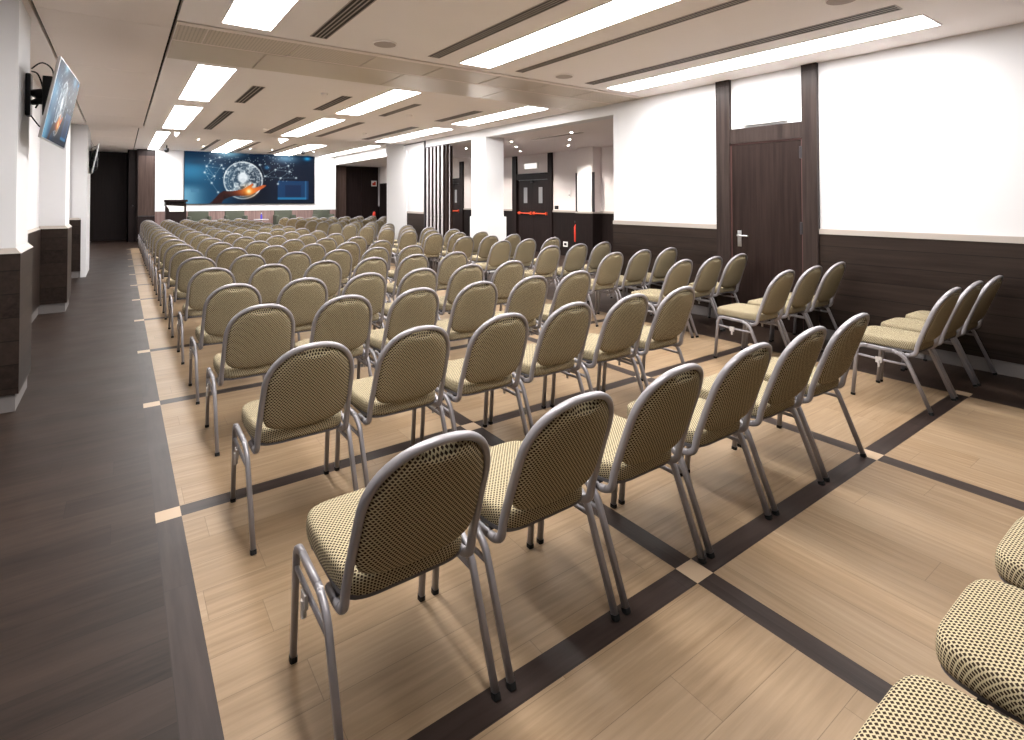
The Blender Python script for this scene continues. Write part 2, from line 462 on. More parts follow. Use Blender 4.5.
for (y0, y1, xx) in ((5.34, 6.03, XF), (9.69, 10.45, XF), (6.03, 9.69, XB+.02), (10.45, 13.83, XB+.02), (13.83, 15.4, -.655)):
    t = bmesh.new()
    # sloping cap: from the board face up to the plaster
    a = [t.verts.new(c) for c in ((-3, y0, 1.16), (xx+.004, y0, 1.16), (xx-.03, y0+(.03 if xx > -.7 else 0), 1.20), (-3, y0+(.03 if xx > -.7 else 0), 1.20))]
    c2 = [t.verts.new(c) for c in ((-3, y1, 1.16), (xx+.004, y1, 1.16), (xx-.03, y1-(.03 if xx > -.7 else 0), 1.20), (-3, y1-(.03 if xx > -.7 else 0), 1.20))]
    for j in range(4): t.faces.new((a[j], a[(j+1) % 4], c2[(j+1) % 4], c2[j]))
    t.faces.new(a[::-1]); t.faces.new(c2); b.merge(t)
struct(b.build('trim_4', M['ledge']))
b = MB()
for (y0, y1) in ((5.37, 6.0), (9.72, 10.42)): b.box(-3.0, XF-.02, y0, y1, 0, .13)
b.box(-3.0, XB+.005, 6.0, 9.72, 0, .13); b.box(-3.0, XB+.005, 10.42, 13.86, 0, .13); b.box(-3.0, -.665, 13.86, 15.4, 0, .13)
struct(b.build('baseboard_left', M['base']))
so = thing('wall_socket', 'small pale wall socket low on the dark boards between the left piers', 'socket', (XB+.02, 8.6, .40))
box('socket_plate', M['plate'], 0, .012, -.06, .06, -.04, .04, so, .002)
box('socket_insert', M['black'], .010, .014, -.03, .03, -.018, .018, so)

# walls that close the room behind the camera
sbox('wall_front', M['dark_wood'], -3.2, 11.2, YB-.15, YB, 0, ZC+.3)

# --- columns and foyer beyond the right openings
b = MB(); b.box(XR, 6.80, 9.66, 10.24, 1.18, 2.92); b.box(XR-.02, 6.83, 9.60, 10.27, 0, 1.18, .004)
b.box(XR, 6.75, 13.79, 14.96, 0, ZB)
b.box(XR+.03, 6.5, 12.58, 13.79, 1.24, 2.92); b.box(XR, 6.5, 13.62, 13.79, 0, 2.92)
struct(b.build('wall_pillar', M['white_wall']))
sbox('wall_pillar_board', M['wainscot'], XR+.02, 6.5, 12.6, 13.62, 0, 1.19)
sbox('trim_5', M['ledge'], XR+.01, 6.5, 12.58, 13.62, 1.19, 1.24)
sbox('trim_6', M['dark_metal'], XR, 6.45, 12.50, 12.575, 0, ZC-.01)
sbox('trim_7', M['dark_metal'], XR-.006, XR, 12.5, 13.79, ZC-.035, ZC-.015)
# foyer far wall with double door, ledge, pier
XD = 10.0
b = MB(); b.box(XD, XD+.2, 3.8, 11.8, 1.2, 3.0); b.box(XD, XD+.2, 11.8, 13.62, 2.33, 3.0); b.box(XD, XD+.2, 13.62, 16.7, 1.2, 3.2)
b.box(XD, XD+.2, 16.7, 24.6, 2.33, 3.2)
b.box(XR+.28, XD, 3.7, 3.9, 0, 3.0)
b.box(9.7, XD, 9.85, 10.42, 1.24, 2.9)
struct(b.build('wall_foyer', M['pink_wall']))
b = MB(); b.box(XD-.02, XD+.2, 3.8, 9.85, 0, 1.2); b.box(XD-.02, XD+.2, 10.42, 11.80, 0, 1.2); b.box(XD-.02, XD+.2, 13.62, 16.7, 0, 1.2); b.box(9.66, XD, 9.82, 10.45, 0, 1.2); b.box(XD-.02, XD+.2, 17.5, 24.6, 0, 2.33)
struct(b.build('wall_foyer_board', M['foyer_dark']))
b = MB(); b.box(XD-.03, XD+.02, 3.8, 9.85, 1.2, 1.25); b.box(XD-.03, XD+.02, 10.42, 11.8, 1.2, 1.25); b.box(XD-.03, XD+.02, 13.62, 16.7, 1.2, 1.25); b.box(9.65, XD, 9.81, 10.46, 1.2, 1.24)
struct(b.build('trim_8', M['ledge']))
b = MB(); b.box(9.68, 9.72, 9.80, 9.86, 1.24, 2.25); b.box(9.68, 9.72, 10.41, 10.47, 1.24, 2.25)
struct(b.build('trim_9', M['dark_metal']))
pl = box('wall_light_panel', M['plate'], 9.675, 9.70, 9.87, 10.40, 1.26, 2.42); struct(pl)
def foyer_door(num, y0, y1, posts):
    d = struct(bpy.data.objects.new(num, None)); C.objects.link(d)
    b = MB()
    for p0, p1 in posts: b.box(XD-.06, XD+.05, p0, p1, 0, 2.93)
    b.box(XD-.05, XD+.05, y0-.08, y1+.08, 2.15, 2.34)
    b.build('door_frame', M['dark_panel'], d)
    mid = (y0+y1)/2
    for a0, a1 in ((y0, mid-.004), (mid+.004, y1)):
        l = box('door_leaf', M['dark_panel'], XD+.0, XD+.05, a0, a1, .01, 2.13, d)
        ww = a1-a0
        box('door_window', M['glass'], XD-.004, XD+.0, a0+ww*.38, a0+ww*.62, 1.45, 1.92, l)
        b = MB(); b.box(XD-.07, XD-.04, a0+.04, a1-.04, 1.13, 1.16, .005); b.box(XD-.05, XD, a0+.05, a0+.09, 1.10, 1.19); b.box(XD-.05, XD, a1-.09, a1-.05, 1.10, 1.19)
        b.build('push_bar', M['red_bar'], l)
    b = MB(); b.box(XD-.06, XD, mid-.05, mid+.05, 2.06, 2.12); b.build('door_closer', M['black'], d)
    return d
foyer_door('door_2', 11.96, 13.40, ((11.75, 11.93), (13.45, 13.66)))
foyer_door('door_3', 16.95, 18.2, ((16.68, 16.92),))
e2 = thing('exit_sign', 'glowing white box sign above the foyer double door', 'sign', (XD, 12.73, 2.46))
box('sign_housing', M['plate'], -.05, 0, -.32, .32, 0, .20, e2, .006)
box('sign_face', M['sign_light'], -.056, -.05, -.29, .29, .025, .175, e2)
so = thing('wall_socket', 'small black socket box just above the foyer ledge', 'socket', (XD, 11.58, 1.33))
box('socket_plate', M['black'], -.04, 0, -.06, .06, -.05, .05, so, .003); box('socket_insert', M['dark_metal'], -.045, -.04, -.035, .035, -.03, .03, so)
so = thing('wall_socket', 'white socket low on the dark foyer wall', 'socket', (XD-.02, 11.2, .32))
box('socket_plate', M['plate'], -.012, 0, -.09, .09, -.07, .07, so, .002); box('socket_insert', M['black'], -.016, -.01, -.05, .05, -.035, .035, so)
so = thing('thermostat', 'small white thermostat high on the foyer wall left of the pier', 'thermostat', (XD, 11.04, 1.72))
box('thermostat_body', M['plate'], -.025, 0, -.04, .04, -.10, .10, so, .004); box('thermostat_dial', M['base'], -.03, -.024, -.02, .02, -.06, -.03, so)

# folding partition stacked beside the panel wall
fp = thing('folding_partition', 'folded stack of dark partition panels with white edges beside the white pillar', 'partition', (XR, 11.4, 0))
for i in range(5):
    y = .16+i*.195
    box('partition_panel', M['dark_wood'], .012, .28, y+.005, y+.10, .02, 2.88, fp)
    e = MB(); e.box(.0, .012, y+.005, y+.085, .02, 2.88, .003); e.build('edge_profile', M['white_metal'], fp)
    e = MB(); e.box(-.008, .0, y+.04, y+.075, 1.16, 1.19); e.box(-.008, .0, y+.04, y+.075, 1.08, 1.11); e.build('latch', M['chrome'], fp)
b = MB(); b.box(.01, .13, .0, .04, .02, 2.88); b.build('partition_face', M['dark_wood'], fp)
b = MB(); b.box(.085, .105, -.008, .0, .02, 2.88); b.build('edge_profile', M['white_metal'], fp)
e = MB(); e.box(.0, .10, .0, 1.1, 2.88, 2.90); e.build('top_track', M['dark_metal'], fp)

# ================================================================ CEILING FITTINGS
def ceiling_light(x0, x1, y0, y1, z, label):
    t = thing('ceiling_light', label, 'light', ((x0+x1)/2, (y0+y1)/2, z), 0, 'recessed ceiling light panels')
    hx, hy = (x1-x0)/2, (y1-y0)/2
    b = MB(); e = .012
    b.box(-hx-e, -hx, -hy-e, hy+e, -.008, 0); b.box(hx, hx+e, -hy-e, hy+e, -.008, 0); b.box(-hx, hx, -hy-e, -hy, -.008, 0); b.box(-hx, hx, hy, hy+e, -.008, 0)
    b.build('light_frame', M['ceiling'], t)
    box('diffuser', M['panel_light'], -hx, hx, -hy, hy, -.005, 0, t)
LX = {'left': (.69, 1.075), 'middle': (3.05, 3.445), 'right': (5.37, 5.80)}
for nm, (x0, x1) in LX.items():
    ceiling_light(x0, x1, 1.6 if nm == 'right' else .1, 5.17, ZC, {'left': 'short piece of bright ceiling light cut by the top edge, nearest left', 'middle': 'long bright ceiling light running off the top edge, middle column', 'right': 'longest bright ceiling light, close to the right wall above the door'}[nm])
    ceiling_light(x0, x1, 6.93, 9.45, ZC, 'bright ceiling light just beyond the beige metal band, %s column' % nm)
    ceiling_light(x0, x1, 10.15, 13.45, ZC, 'bright ceiling light just before the ceiling step, %s column' % nm)
ceiling_light(.78, 1.08, 17.6, 23.9, ZB, 'bright ceiling light beyond the step, leftmost over the stage')
ceiling_light(2.84, 3.38, 18.75, 23.9, ZB, 'bright ceiling light beyond the step, above the globe screen')
ceiling_light(5.15, 5.75, 18.8, 23.9, ZB, 'bright ceiling light beyond the step, above the right end of the screen')
ceiling_light(7.0, 7.35, 17.9, 23.9, ZB, 'bright ceiling light beside the white bulkhead right of the stage')
for (a, bq, c, lab) in (((1.19, 17.6), (1.30, 17.6), (1.30, 18.7), 'left'), ((3.92, 17.6), (4.2, 17.6), (4.25, 18.8), 'middle')):  # bright marks on the high ceiling, drawn as flat glowing triangles
    t = thing('ceiling_light', 'small bright triangle on the ceiling just beyond the step, %s one' % lab, 'light', (a[0], a[1], ZB))
    MB().prism([(0, 0), (bq[0]-a[0], bq[1]-a[1]), (c[0]-a[0], c[1]-a[1])], -.006, 0).build('diffuser', M['panel_light'], t)
    MB().prism([(-.02, -.02), (bq[0]-a[0]+.02, -.02), (c[0]-a[0]+.02, c[1]-a[1]+.04)], -.003, 0).build('light_frame', M['ceiling'], t)

def vent(x0, x1, y0, y1, z, label, slots=3):
    t = thing('ceiling_vent', label, 'vent', ((x0+x1)/2, (y0+y1)/2, z), 0, 'linear slot vents in the ceiling')
    hx, hy = (x1-x0)/2, (y1-y0)/2
    b = MB(); e = .008
    b.box(-hx-e, -hx, -hy-e, hy+e, -.006, 0); b.box(hx, hx+e, -hy-e, hy+e, -.006, 0); b.box(-hx, hx, -hy-e, -hy, -.006, 0); b.box(-hx, hx, hy, hy+e, -.006, 0)
    b.build('vent_frame', M['vent_frame'], t)
    box('vent_slot', M['grille'], -hx, hx, -hy, hy, -.002, 0, t)
    for k in range(1, slots):
        x = -hx+2*hx*k/slots
        box('vent_blade', M['vent_frame'], x-.005, x+.005, -hy, hy, -.006, -.002, t)
for j, (x0, x1) in enumerate(((1.42, 1.56), (2.64, 2.76), (3.80, 3.89), (4.93, 5.07))):
    o4 = ('first', 'second', 'third', 'fourth')[j]
    vent(x0, x1, 1.65, 5.13, ZC, '%s slot vent from the left, in the nearest ceiling bay' % o4, 4 if j < 2 else 3)
    vent(x0-.02 if j else x0, x1, 7.83, 9.30, ZC, '%s slot vent from the left, just beyond the metal band' % o4)
    vent(x0-.03 if j else x0, x1, 10.3, 13.2, ZC, '%s slot vent from the left, just before the ceiling step' % o4)
for j, (x0, x1) in enumerate(((2.40, 2.50), (3.57, 3.67), (4.72, 4.82))):
    vent(x0, x1, 18.9, 23.2, ZB, '%s slot vent from the left, in the high ceiling over the stage' % ('first', 'second', 'third')[j])
vent(7.44, 7.52, 7.9, 9.5, 2.90, 'slot vent in the foyer ceiling beyond the white pillar')
def speaker(x, y, label):
    t = thing('ceiling_speaker', label, 'speaker', (x, y, ZC), 0, 'round ceiling speakers')
    MB().lathe([(.118, 0), (.118, -.006), (.108, -.010)][::-1], 0, 0, 32).build('speaker_rim', M['ceiling'], t, False)
    MB().lathe([(.105, 0), (.105, -.012), (.06, -.014)][::-1], 0, 0, 32).build('speaker_grille', M['speaker'], t, False)
speaker(2.08, 4.97, 'round ceiling speaker before the metal band, left of the two')
speaker(4.43, 4.99, 'round ceiling speaker before the metal band, right of the two')
speaker(4.45, 1.83, 'large round ceiling speaker at the top edge above the right wall')
for i, (x, y) in enumerate(((2.35, 7.8), (2.5, 12.4), (4.2, 8.9), (4.5, 11.9))):
    t = thing('smoke_detector', 'small round smoke detector ' + ('beyond the metal band, near the left vent', 'before the ceiling step, left of the middle lights', 'between middle and right lights, nearer one', 'between middle and right lights, farther one')[i], 'detector', (x, y, ZC))
    MB().lathe([(.02, -.035), (.045, -.03), (.05, -.008)], 0, 0, 20).build('detector_body', M['ceiling'], t, True)
    MB().lathe([(.055, -.008), (.055, 0)], 0, 0, 20).build('detector_base', M['ceiling'], t)

def downlight(x, y, z, label, watts=SPOT):
    t = thing('downlight', label, 'light', (x, y, z), 0, 'small round recessed downlights')
    MB().lathe([(.048, -.006), (.055, 0)], 0, 0, 20).build('downlight_rim', M['plate'], t)
    MB().lathe([(.024, -.009), (.024, -.004)], 0, 0, 16).build('bulb', M['lamp_glow'], t)
    l = bpy.data.lights.new('downlight_lamp', 'SPOT'); l.energy = watts; l.spot_size = 2.2; l.spot_blend = .6; l.shadow_soft_size = .04; l.color = (1, .93, .86)
    o = bpy.data.objects.new('lamp', l); C.objects.link(o); o.parent = t; o.location = (0, 0, -.03)
for i, (x, y) in enumerate(((7.29, 8.0), (8.12, 8.97), (8.96, 9.94), (7.29, 10.04), (8.12, 10.98), (8.97, 11.94), (7.29, 12.05))):
    downlight(x, y, 2.90, 'foyer downlight, ' + ('nearest right of the white pillar top', 'middle of the right trio', 'farthest of the right trio', 'nearest of the three beside the pillar', 'middle of the three beside the pillar', 'farthest of the three beside the pillar', 'seen left of the pillar near the partition')[i], 75)
for i, (x, y) in enumerate(((7.3, 6.0), (8.5, 6.6), (9.2, 7.6), (8.12, 13.0), (8.97, 13.9), (7.6, 14.3), (8.9, 16.5), (8.9, 18.5))):  # extra unseen lamps, added only to brighten the foyer
    downlight(x, y, 2.90 if y < 15 else 3.11, 'added fill light out of sight in the foyer, ' + ('first behind the right wall', 'second behind the right wall', 'third behind the right wall', 'left of the foyer door', 'by the foyer door, farther', 'behind the white panel wall', 'by the second foyer door', 'past the second foyer door')[i], 75)
for i, (x, y) in enumerate(((2.32, 21.6), (3.82, 21.5), (4.56, 21.5), (6.07, 21.5), (1.93, 19.2), (8.9, 20.5))):
    downlight(x, y, ZB if x < 7.7 else 3.11, 'stage downlight, ' + ('first from the left above the screen', 'second from the left above the screen', 'third from the left above the screen', 'rightmost above the screen', 'nearest behind the ceiling step', 'over the dark doors right of the stage')[i], 25)
for i, (x, y) in enumerate(((1.25, 21.9), (5.33, 20.2))):
    t = thing('ceiling_camera', 'small black device hanging from the ceiling ' + ('left of the screen', 'at the right end of the screen')[i], 'camera', (x, y, ZB))
    MB().box(-.02, .02, -.02, .02, -.10, 0).build('bracket', M['black'], t)
    MB().lathe([(.02, -.24), (.06, -.22), (.07, -.17), (.07, -.10)], 0, 0, 16).build('camera_head', M['black'], t, True)
    MB().lathe([(.075, -.17), (.075, -.15)], 0, 0, 16).build('head_ring', M['dark_metal'], t)

# ================================================================ SCREEN PICTURE
def clamp(x, a=0., b=1.): return max(a, min(b, x))
def sstep(a, b, x):
    t = clamp((x-a)/(b-a)); return t*t*(3-2*t)
def lerp(a, b, t): return tuple(p+(q-p)*t for p, q in zip(a, b))
rnd = random.Random(3)
NODES = [(.17, .72), (.155, .60), (.23, .53), (.285, .75), (.30, .68), (.21, .40), (.26, .22), (.62, .55), (.70, .69), (.74, .52), (.80, .78), (.86, .53), (.81, .66), (.72, .40), (.58, .78), (.20, .83), (.27, .90)]
EDGES = [(0, 1), (0, 4), (1, 2), (2, 3), (3, 4), (1, 5), (5, 6), (0, 2), (7, 8), (7, 9), (8, 10), (9, 11), (9, 12), (8, 12), (9, 13), (14, 7), (15, 16), (15, 0), (10, 12)]
HAND = [(.195, .0), (.235, .10), (.27, .20), (.30, .245), (.38, .25), (.44, .275), (.47, .31), (.505, .37), (.525, .40), (.535, .385), (.515, .33), (.53, .30), (.57, .34), (.605, .375), (.63, .37), (.625, .345), (.60, .30), (.555, .23), (.52, .185), (.47, .155), (.42, .15), (.37, .145), (.34, .12), (.30, .07), (.285, .0)]
def in_poly(u, v, P):
    c = False; j = len(P)-1
    for i in range(len(P)):
        if (P[i][1] > v) != (P[j][1] > v) and u < (P[j][0]-P[i][0])*(v-P[i][1])/(P[j][1]-P[i][1])+P[i][0]: c = not c
        j = i
    return c
def hsh(a, b): 
    q = math.sin(a*127.1+b*311.7)*43758.5453; return q-math.floor(q)
def vn(x, y):
    i, j = math.floor(x), math.floor(y); f, g = x-i, y-j; f = f*f*(3-2*f); g = g*g*(3-2*g)
    return (hsh(i, j)*(1-f)+hsh(i+1, j)*f)*(1-g)+(hsh(i, j+1)*(1-f)+hsh(i+1, j+1)*f)*g
def picture(u, v):
    """blurred blue office, glass globe of dots and arcs over an open glowing palm, thin network lines (display RGB, 0-255)"""
    u = u*23.43/(20.6+2.83*u)      # the image file is laid out slightly wider on the left
    c = lerp((22, 68, 98), (5, 14, 28), sstep(.18, .55, u))
    c = lerp(c, (12, 30, 50), sstep(.6, .95, v)*.8)
    c = lerp(c, (120, 178, 204), (1-sstep(.0, .22, u))*(1-sstep(.22, .42, v))*.8)
    c = lerp(c, (60, 140, 180), (1-sstep(.05, .30, u))*math.exp(-((v-.62)/.2)**2)*.7)
    c = lerp(c, (30, 60, 85), math.exp(-((u-.1)/.09)**2-((v-.80)/.05)**2)*.8)
    c = lerp(c, (12, 26, 44), sstep(.6, .7, u)*.6)
    c = lerp(c, (140, 190, 210), math.exp(-((u-.33)/.1)**2-((v-1.0)/.10)**2)*.9)
    c = lerp(c, (110, 160, 190), math.exp(-((u-.78)/.09)**2-((v-.93)/.09)**2)*.8)
    c = lerp(c, (40, 160, 220), math.exp(-((u-.945)/.025)**2-((v-.94)/.04)**2)*.9)
    c = lerp(c, (50, 130, 180), math.exp(-((u-.635)/.02)**2-((v-.73)/.04)**2)*.7)
    if .72 < u < .955 and .08 < v < .47: c = lerp(c, (22, 62, 104), .8)
    if .775 < u < .90 and .13 < v < .38: c = lerp(c, (18, 36, 66), .8)
    if .72 < u < .94 and .08 < v < .12: c = lerp(c, (40, 120, 165), .8)
    if .93 < u < .94 and .08 < v < .47: c = lerp(c, (60, 120, 165), .5)
    if .05 < u < .11 and .22 < v < .28: c = lerp(c, (70, 120, 150), .7)
    # network
    for a, b in EDGES:
        (x0, y0), (x1, y1) = NODES[a], NODES[b]
        dx, dy = x1-x0, (y1-y0)/2.43
        px, py = u-x0, (v-y0)/2.43
        t = clamp((px*dx+py*dy)/(dx*dx+dy*dy)); d = math.hypot(px-t*dx, py-t*dy)
        c = lerp(c, (190, 215, 225), .38*math.exp(-(d/.002)**2))
    for x, y in NODES:
        d = math.hypot(u-x, (v-y)/2.43)
        c = lerp(c, (225, 235, 240), .9*math.exp(-(d/.008)**2))
    if .15 < u < .85 and .45 < v < .98 and hsh(round(u*170), round(v*70)) > .965: c = lerp(c, (200, 220, 230), .5)
    # globe
    gx, gy = (u-.452)/.152, (v-.46)/.375
    r = math.hypot(gx, gy)
    if r < 1.06:
        n = vn(gx*5+3, gy*5+9); n2 = vn(gx*16, gy*16)
        if r < 1:
            c = lerp(c, (120, 138, 150), .38)
            c = lerp(c, (215, 225, 228), sstep(.50, .66, n)*(.35+.5*n2))
            if n2 > .74: c = lerp(c, (225, 232, 236), .5)
            c = lerp(c, (205, 215, 222), .35*math.exp(-((math.hypot(gx-.1, gy-.1)-.62)/.035)**2)+.3*math.exp(-((math.hypot(gx+.2, gy)-.55)/.03)**2))
            c = lerp(c, (228, 234, 238), .85*(1-sstep(.22, .34, math.hypot((gx+.02)*(1+.3*n2), gy-.14))))
        c = lerp(c, (240, 244, 246), .75*math.exp(-((r-.97)/.035)**2)*(.6+.4*abs(gx)))
        c = lerp(c, (225, 232, 238), .3*math.exp(-((r-.84)/.025)**2)*(1 if gx > 0 else .5))
    # hand
    if in_poly(u, v, HAND):
        t = sstep(.28, .55, u)
        h = lerp((52, 22, 16), (200, 96, 46), t)
        h = lerp(h, (25, 12, 12), .75*sstep(.24, .10, v) if u > .3 else .2)
        h = lerp(h, (30, 14, 12), sstep(.5, .0, abs(vn(u*30, v*14)-.1))*.35)
        c = h
    g = math.exp(-((u-.497)/.05)**2-((v-.245)/.10)**2)
    c = lerp(c, (255, 150, 40), g*.8)
    c = lerp(c, (255, 235, 170), math.exp(-((u-.497)/.018)**2-((v-.245)/.045)**2))
    return c
def picture_mesh(name, W, H, nx, ny, parent, strength, flip=False):
    """picture on the X (width) / Z (height) plane, facing -Y, centred on the origin"""
    me = bpy.data.meshes.new(name)
    vs = [((i/nx-.5)*W, 0, (j/ny-.5)*H) for j in range(ny+1) for i in range(nx+1)]
    fs = [(j*(nx+1)+i, j*(nx+1)+i+1, (j+1)*(nx+1)+i+1, (j+1)*(nx+1)+i) for j in range(ny) for i in range(nx)]
    me.from_pydata(vs, [], fs)
    at = me.color_attributes.new('Picture', 'FLOAT_COLOR', 'POINT')
    data = []
    for j in range(ny+1):
        for i in range(nx+1):
            data.extend(srgb(*[clamp(q, 0, 255) for q in picture(i/nx, j/ny)]))
    at.data.foreach_set('color', data)
    mt = bpy.data.materials.get('screen_picture')
    if not mt:
        k = NT('screen_picture'); a = k.n('ShaderNodeVertexColor', layer_name='Picture')
        k.set(Base_Color=(.004, .004, .005, 1), Roughness=.38, Emission_Strength=strength*.5, IOR=1.06)
        k.t.links.new(a.outputs[0], k.b.inputs['Emission Color']); mt = k.m
    me.materials.append(mt)
    o = bpy.data.objects.new(name, me); C.objects.link(o); o.parent = parent
    return o
scr = thing('video_wall', 'large wide video wall showing a glowing globe held over an open hand', 'screen', (4.37, YS-.07, 2.43))
pm = picture_mesh('screen_image', 4.84, 2.03, 330, 136, scr, 1.0)
b = MB(); b.box(-2.44, 2.44, .004, .07, -1.035, 1.035); b.build('screen_housing', M['black'], scr)

# wall televisions
def television(loc, yaw, tilt, label):
    t = thing('wall_television', label, 'television', loc, 0)
    t.rotation_euler = (tilt, 0, yaw)        # local -Y is the viewing direction
    W, H = 1.12, .64
    p = picture_mesh('screen_image', W-.02, H-.02, 96, 54, t, 1.0); p.location = (0, -.026, 0)
    MB().box(-W/2, W/2, -.024, -.004, -H/2, H/2, .004).build('screen_bezel', M['chrome'], t)
    MB().box(-.40, .40, -.004, .022, -.20, .20, .006).build('back_cover', M['black'], t)
    return t
def tv_mount(loc, reach, label, wall_dx):
    t = thing('wall_mount', label, 'bracket', loc)
    MB().box(0, .035, -.06, .06, -.17, .17, .012).build('wall_plate', M['black'], t)
    b = MB(); b.tube([(.04, 0, .02), (reach*.45, -.10, 0), (reach-.03, .02, .0)], .028, n=8)
    b.tube([(.04, 0, -.06), (reach*.45, -.10, -.05), (reach-.03, .02, -.05)], .020, n=8)
    b.build('swing_arm', M['black'], t, True)
    MB().box(reach-.09, reach-.025, -.13, .13, -.17, .15, .012).build('tilt_head', M['black'], t)
    for k, pts in enumerate(([(.03, .02, .22), (.10, -.02, .27), (.17, -.05, .20), (.16, -.04, .02), (reach-.07, 0, -.02)],
                             [(.03, .03, .20), (.08, -.06, .16), (.11, -.06, .02), (.06, 0, -.10)],
                             [(.03, .0, -.16), (.10, -.05, -.26), (.14, -.03, -.20), (reach-.05, .0, -.18)])):
        P = []
        for q in range(len(pts)-1):
            for s_ in range(5):
                u = s_/5; p0 = Vector(pts[max(q-1, 0)]); p1 = Vector(pts[q]); p2 = Vector(pts[q+1]); p3 = Vector(pts[min(q+2, len(pts)-1)])
                P.append(.5*((2*p1)+(p2-p0)*u+(2*p0-5*p1+4*p2-p3)*u*u+(3*p1-p0-3*p2+p3)*u**3))
        P.append(Vector(pts[-1]))
        MB().tube(P, .006, n=6).build('cable', M['black'], t, True)
    return t
# screen facing direction n = (cos a, sin a); local -Y -> n  => yaw = a + 90deg
television((-.432, 5.90, 2.343), -.053+PI/2, .176, 'flat wall television on the nearest left pier, tilted down and lit')
tv_mount((XW, 5.78, 2.40), .20, 'black swing arm mount with loose cables on the nearest left pier', 1)
television((-.52, 15.0, 2.45), .10+PI/2, .176, 'small distant wall television seen edge-on before the dark back wall')
tv_mount((-.57, 14.75, 2.45), .17, 'black mount behind the distant wall television', 1)

# ================================================================ STAGE
b = MB(); b.box(1.1, 7.7, 22.35, YS+.02, 0, .35, .01)
struct(b.build('floor_stage', M['dark_wood']))
ZT = .35
lc = thing('lectern', 'dark wooden lectern with a white front sheet left of the screen', 'lectern', (1.58, 22.6, ZT))
b = MB(); b.box(-.31, -.27, -.2, .22, 0, 1.12); b.box(.27, .31, -.2, .22, 0, 1.12); b.box(-.31, .31, -.2, .22, 0, .06); b.build('side_panel', M['dark_panel'], lc)
box('front_panel', M['dark_panel'], -.29, .29, -.19, -.15, .03, 1.10, lc)
b = MB(); b.box(-.35, .35, -.27, .27, 1.14, 1.22, .012); b.box(-.33, .33, .19, .22, 1.0, 1.2); b.build('lectern_top', M['dark_panel'], lc)
b = MB(); b.prism([(-.20, .80), (.24, .80), (.24, .98), (-.30, 1.02), (-.22, .90)], .0, .012); b.bm.transform(Matrix.Rotation(PI/2, 4, 'X')); b.build('front_sheet', M['paper'], lc, loc=(0, -.20, 0))

def armchair(x, y, label, rz=0):
    t = thing('armchair', label, 'armchair', (x, y, ZT), rz, 'sage green armchairs on the stage')
    MB().box(-.28, .28, -.30, .22, .20, .42, .03).build('seat_cushion', M['green'], t, True)
    MB().box(-.34, .34, .18, .34, .22, .79, .035).build('backrest', M['green'], t, True)
    for s_ in (-1, 1):
        x0, x1 = sorted((s_*.28, s_*.38))
        MB().box(x0, x1, -.32, .30, .18, .60, .03).build('armrest', M['green'], t, True)
    for sx in (-.3, .3):
        for sy in (-.25, .25):
            MB().tube([(sx, sy, 0), (sx, sy, .2)], .02, n=8).build('leg', M['dark_metal'], t)
for x, lb in ((2.38, 'sage green armchair beside the lectern, leftmost on the stage'), (3.62, 'sage green armchair under the hand of the screen, second from the left'), (5.42, 'sage green armchair third from the left, right of the blue bottle'), (6.98, 'sage green armchair at the right end of the stage')):
    armchair(x, 23.25, lb)
def low_table(x, y, label):
    t = thing('side_table', label, 'table', (x, y, ZT), 0, 'low round tables on the stage')
    MB().lathe([(.26, .42), (.27, .43), (.27, .445), (.26, .455)], 0, 0, 28).build('tabletop', M['silver'], t)
    MB().lathe([(.02, .02), (.02, .42)], 0, 0, 12).build('pedestal', M['dark_metal'], t)
    MB().lathe([(.18, 0), (.18, .012), (.03, .02)], 0, 0, 24).build('base', M['dark_metal'], t)
low_table(3.0, 22.72, 'low round table between the two left armchairs')
low_table(4.45, 22.8, 'low round table holding the blue bottle')
bt = thing('bottle', 'small blue bottle on the low stage table', 'bottle', (4.45, 22.78, ZT+.455))
MB().lathe([(.033, 0), (.035, .01), (.035, .14), (.014, .19), (.014, .225)], 0, 0, 16).build('bottle_body', M['blue_glass'], bt, True)
MB().lathe([(.016, .225), (.016, .25)], 0, 0, 12).build('bottle_cap', M['plate'], bt)

def extinguisher(loc, label, rz=0, sc=1.0):
    t = thing('fire_extinguisher', label, 'fire extinguisher', loc, rz); t.scale = (sc, sc, sc)
    MB().lathe([(.06, 0), (.075, .02), (.075, .40), (.05, .46), (.02, .48)], 0, 0, 20).build('cylinder', M['red'], t, True)
    b = MB(); b.tube([(0, 0, .48), (0, 0, .52)], .02, n=8); b.tube([(0, 0, .52), (.09, 0, .55)], .012, n=8); b.tube([(0, 0, .53), (.09, 0, .51)], .008, n=6); b.build('valve_handle', M['black'], t, True)
    MB().tube([(0, 0, .52), (-.08, 0, .50), (-.10, 0, .40), (-.09, 0, .2)], .012, n=8).build('hose', M['black'], t, True)
extinguisher((9.88, 10.64, .42), 'red fire extinguisher hanging on the foyer wall by the pier', PI/2)
b = bpy.data.objects
st = extinguisher((9.62, 24.2, .55), 'red fire extinguisher beside the dark back doors', 0, .95)
exs = thing('extinguisher_stand', 'dark stand under the far fire extinguisher', 'stand', (9.62, 24.2, 0))
MB().lathe([(.12, 0), (.12, .02), (.03, .03), (.03, .52), (.10, .53), (.10, .55)], 0, 0, 16).build('stand_post', M['dark_metal'], exs)
fs = thing('wall_sign', 'small square red and white sign on the dark back doors', 'sign', (9.72, YS+.5, 2.33))
box('sign_plate', M['plate'], -.13, .13, -.012, 0, -.13, .13, fs)
b = MB(); b.box(-.085, .085, -.018, -.012, -.085, .03); b.box(.0, .085, -.018, -.012, .03, .085); b.build('sign_symbol', M['red'], fs)

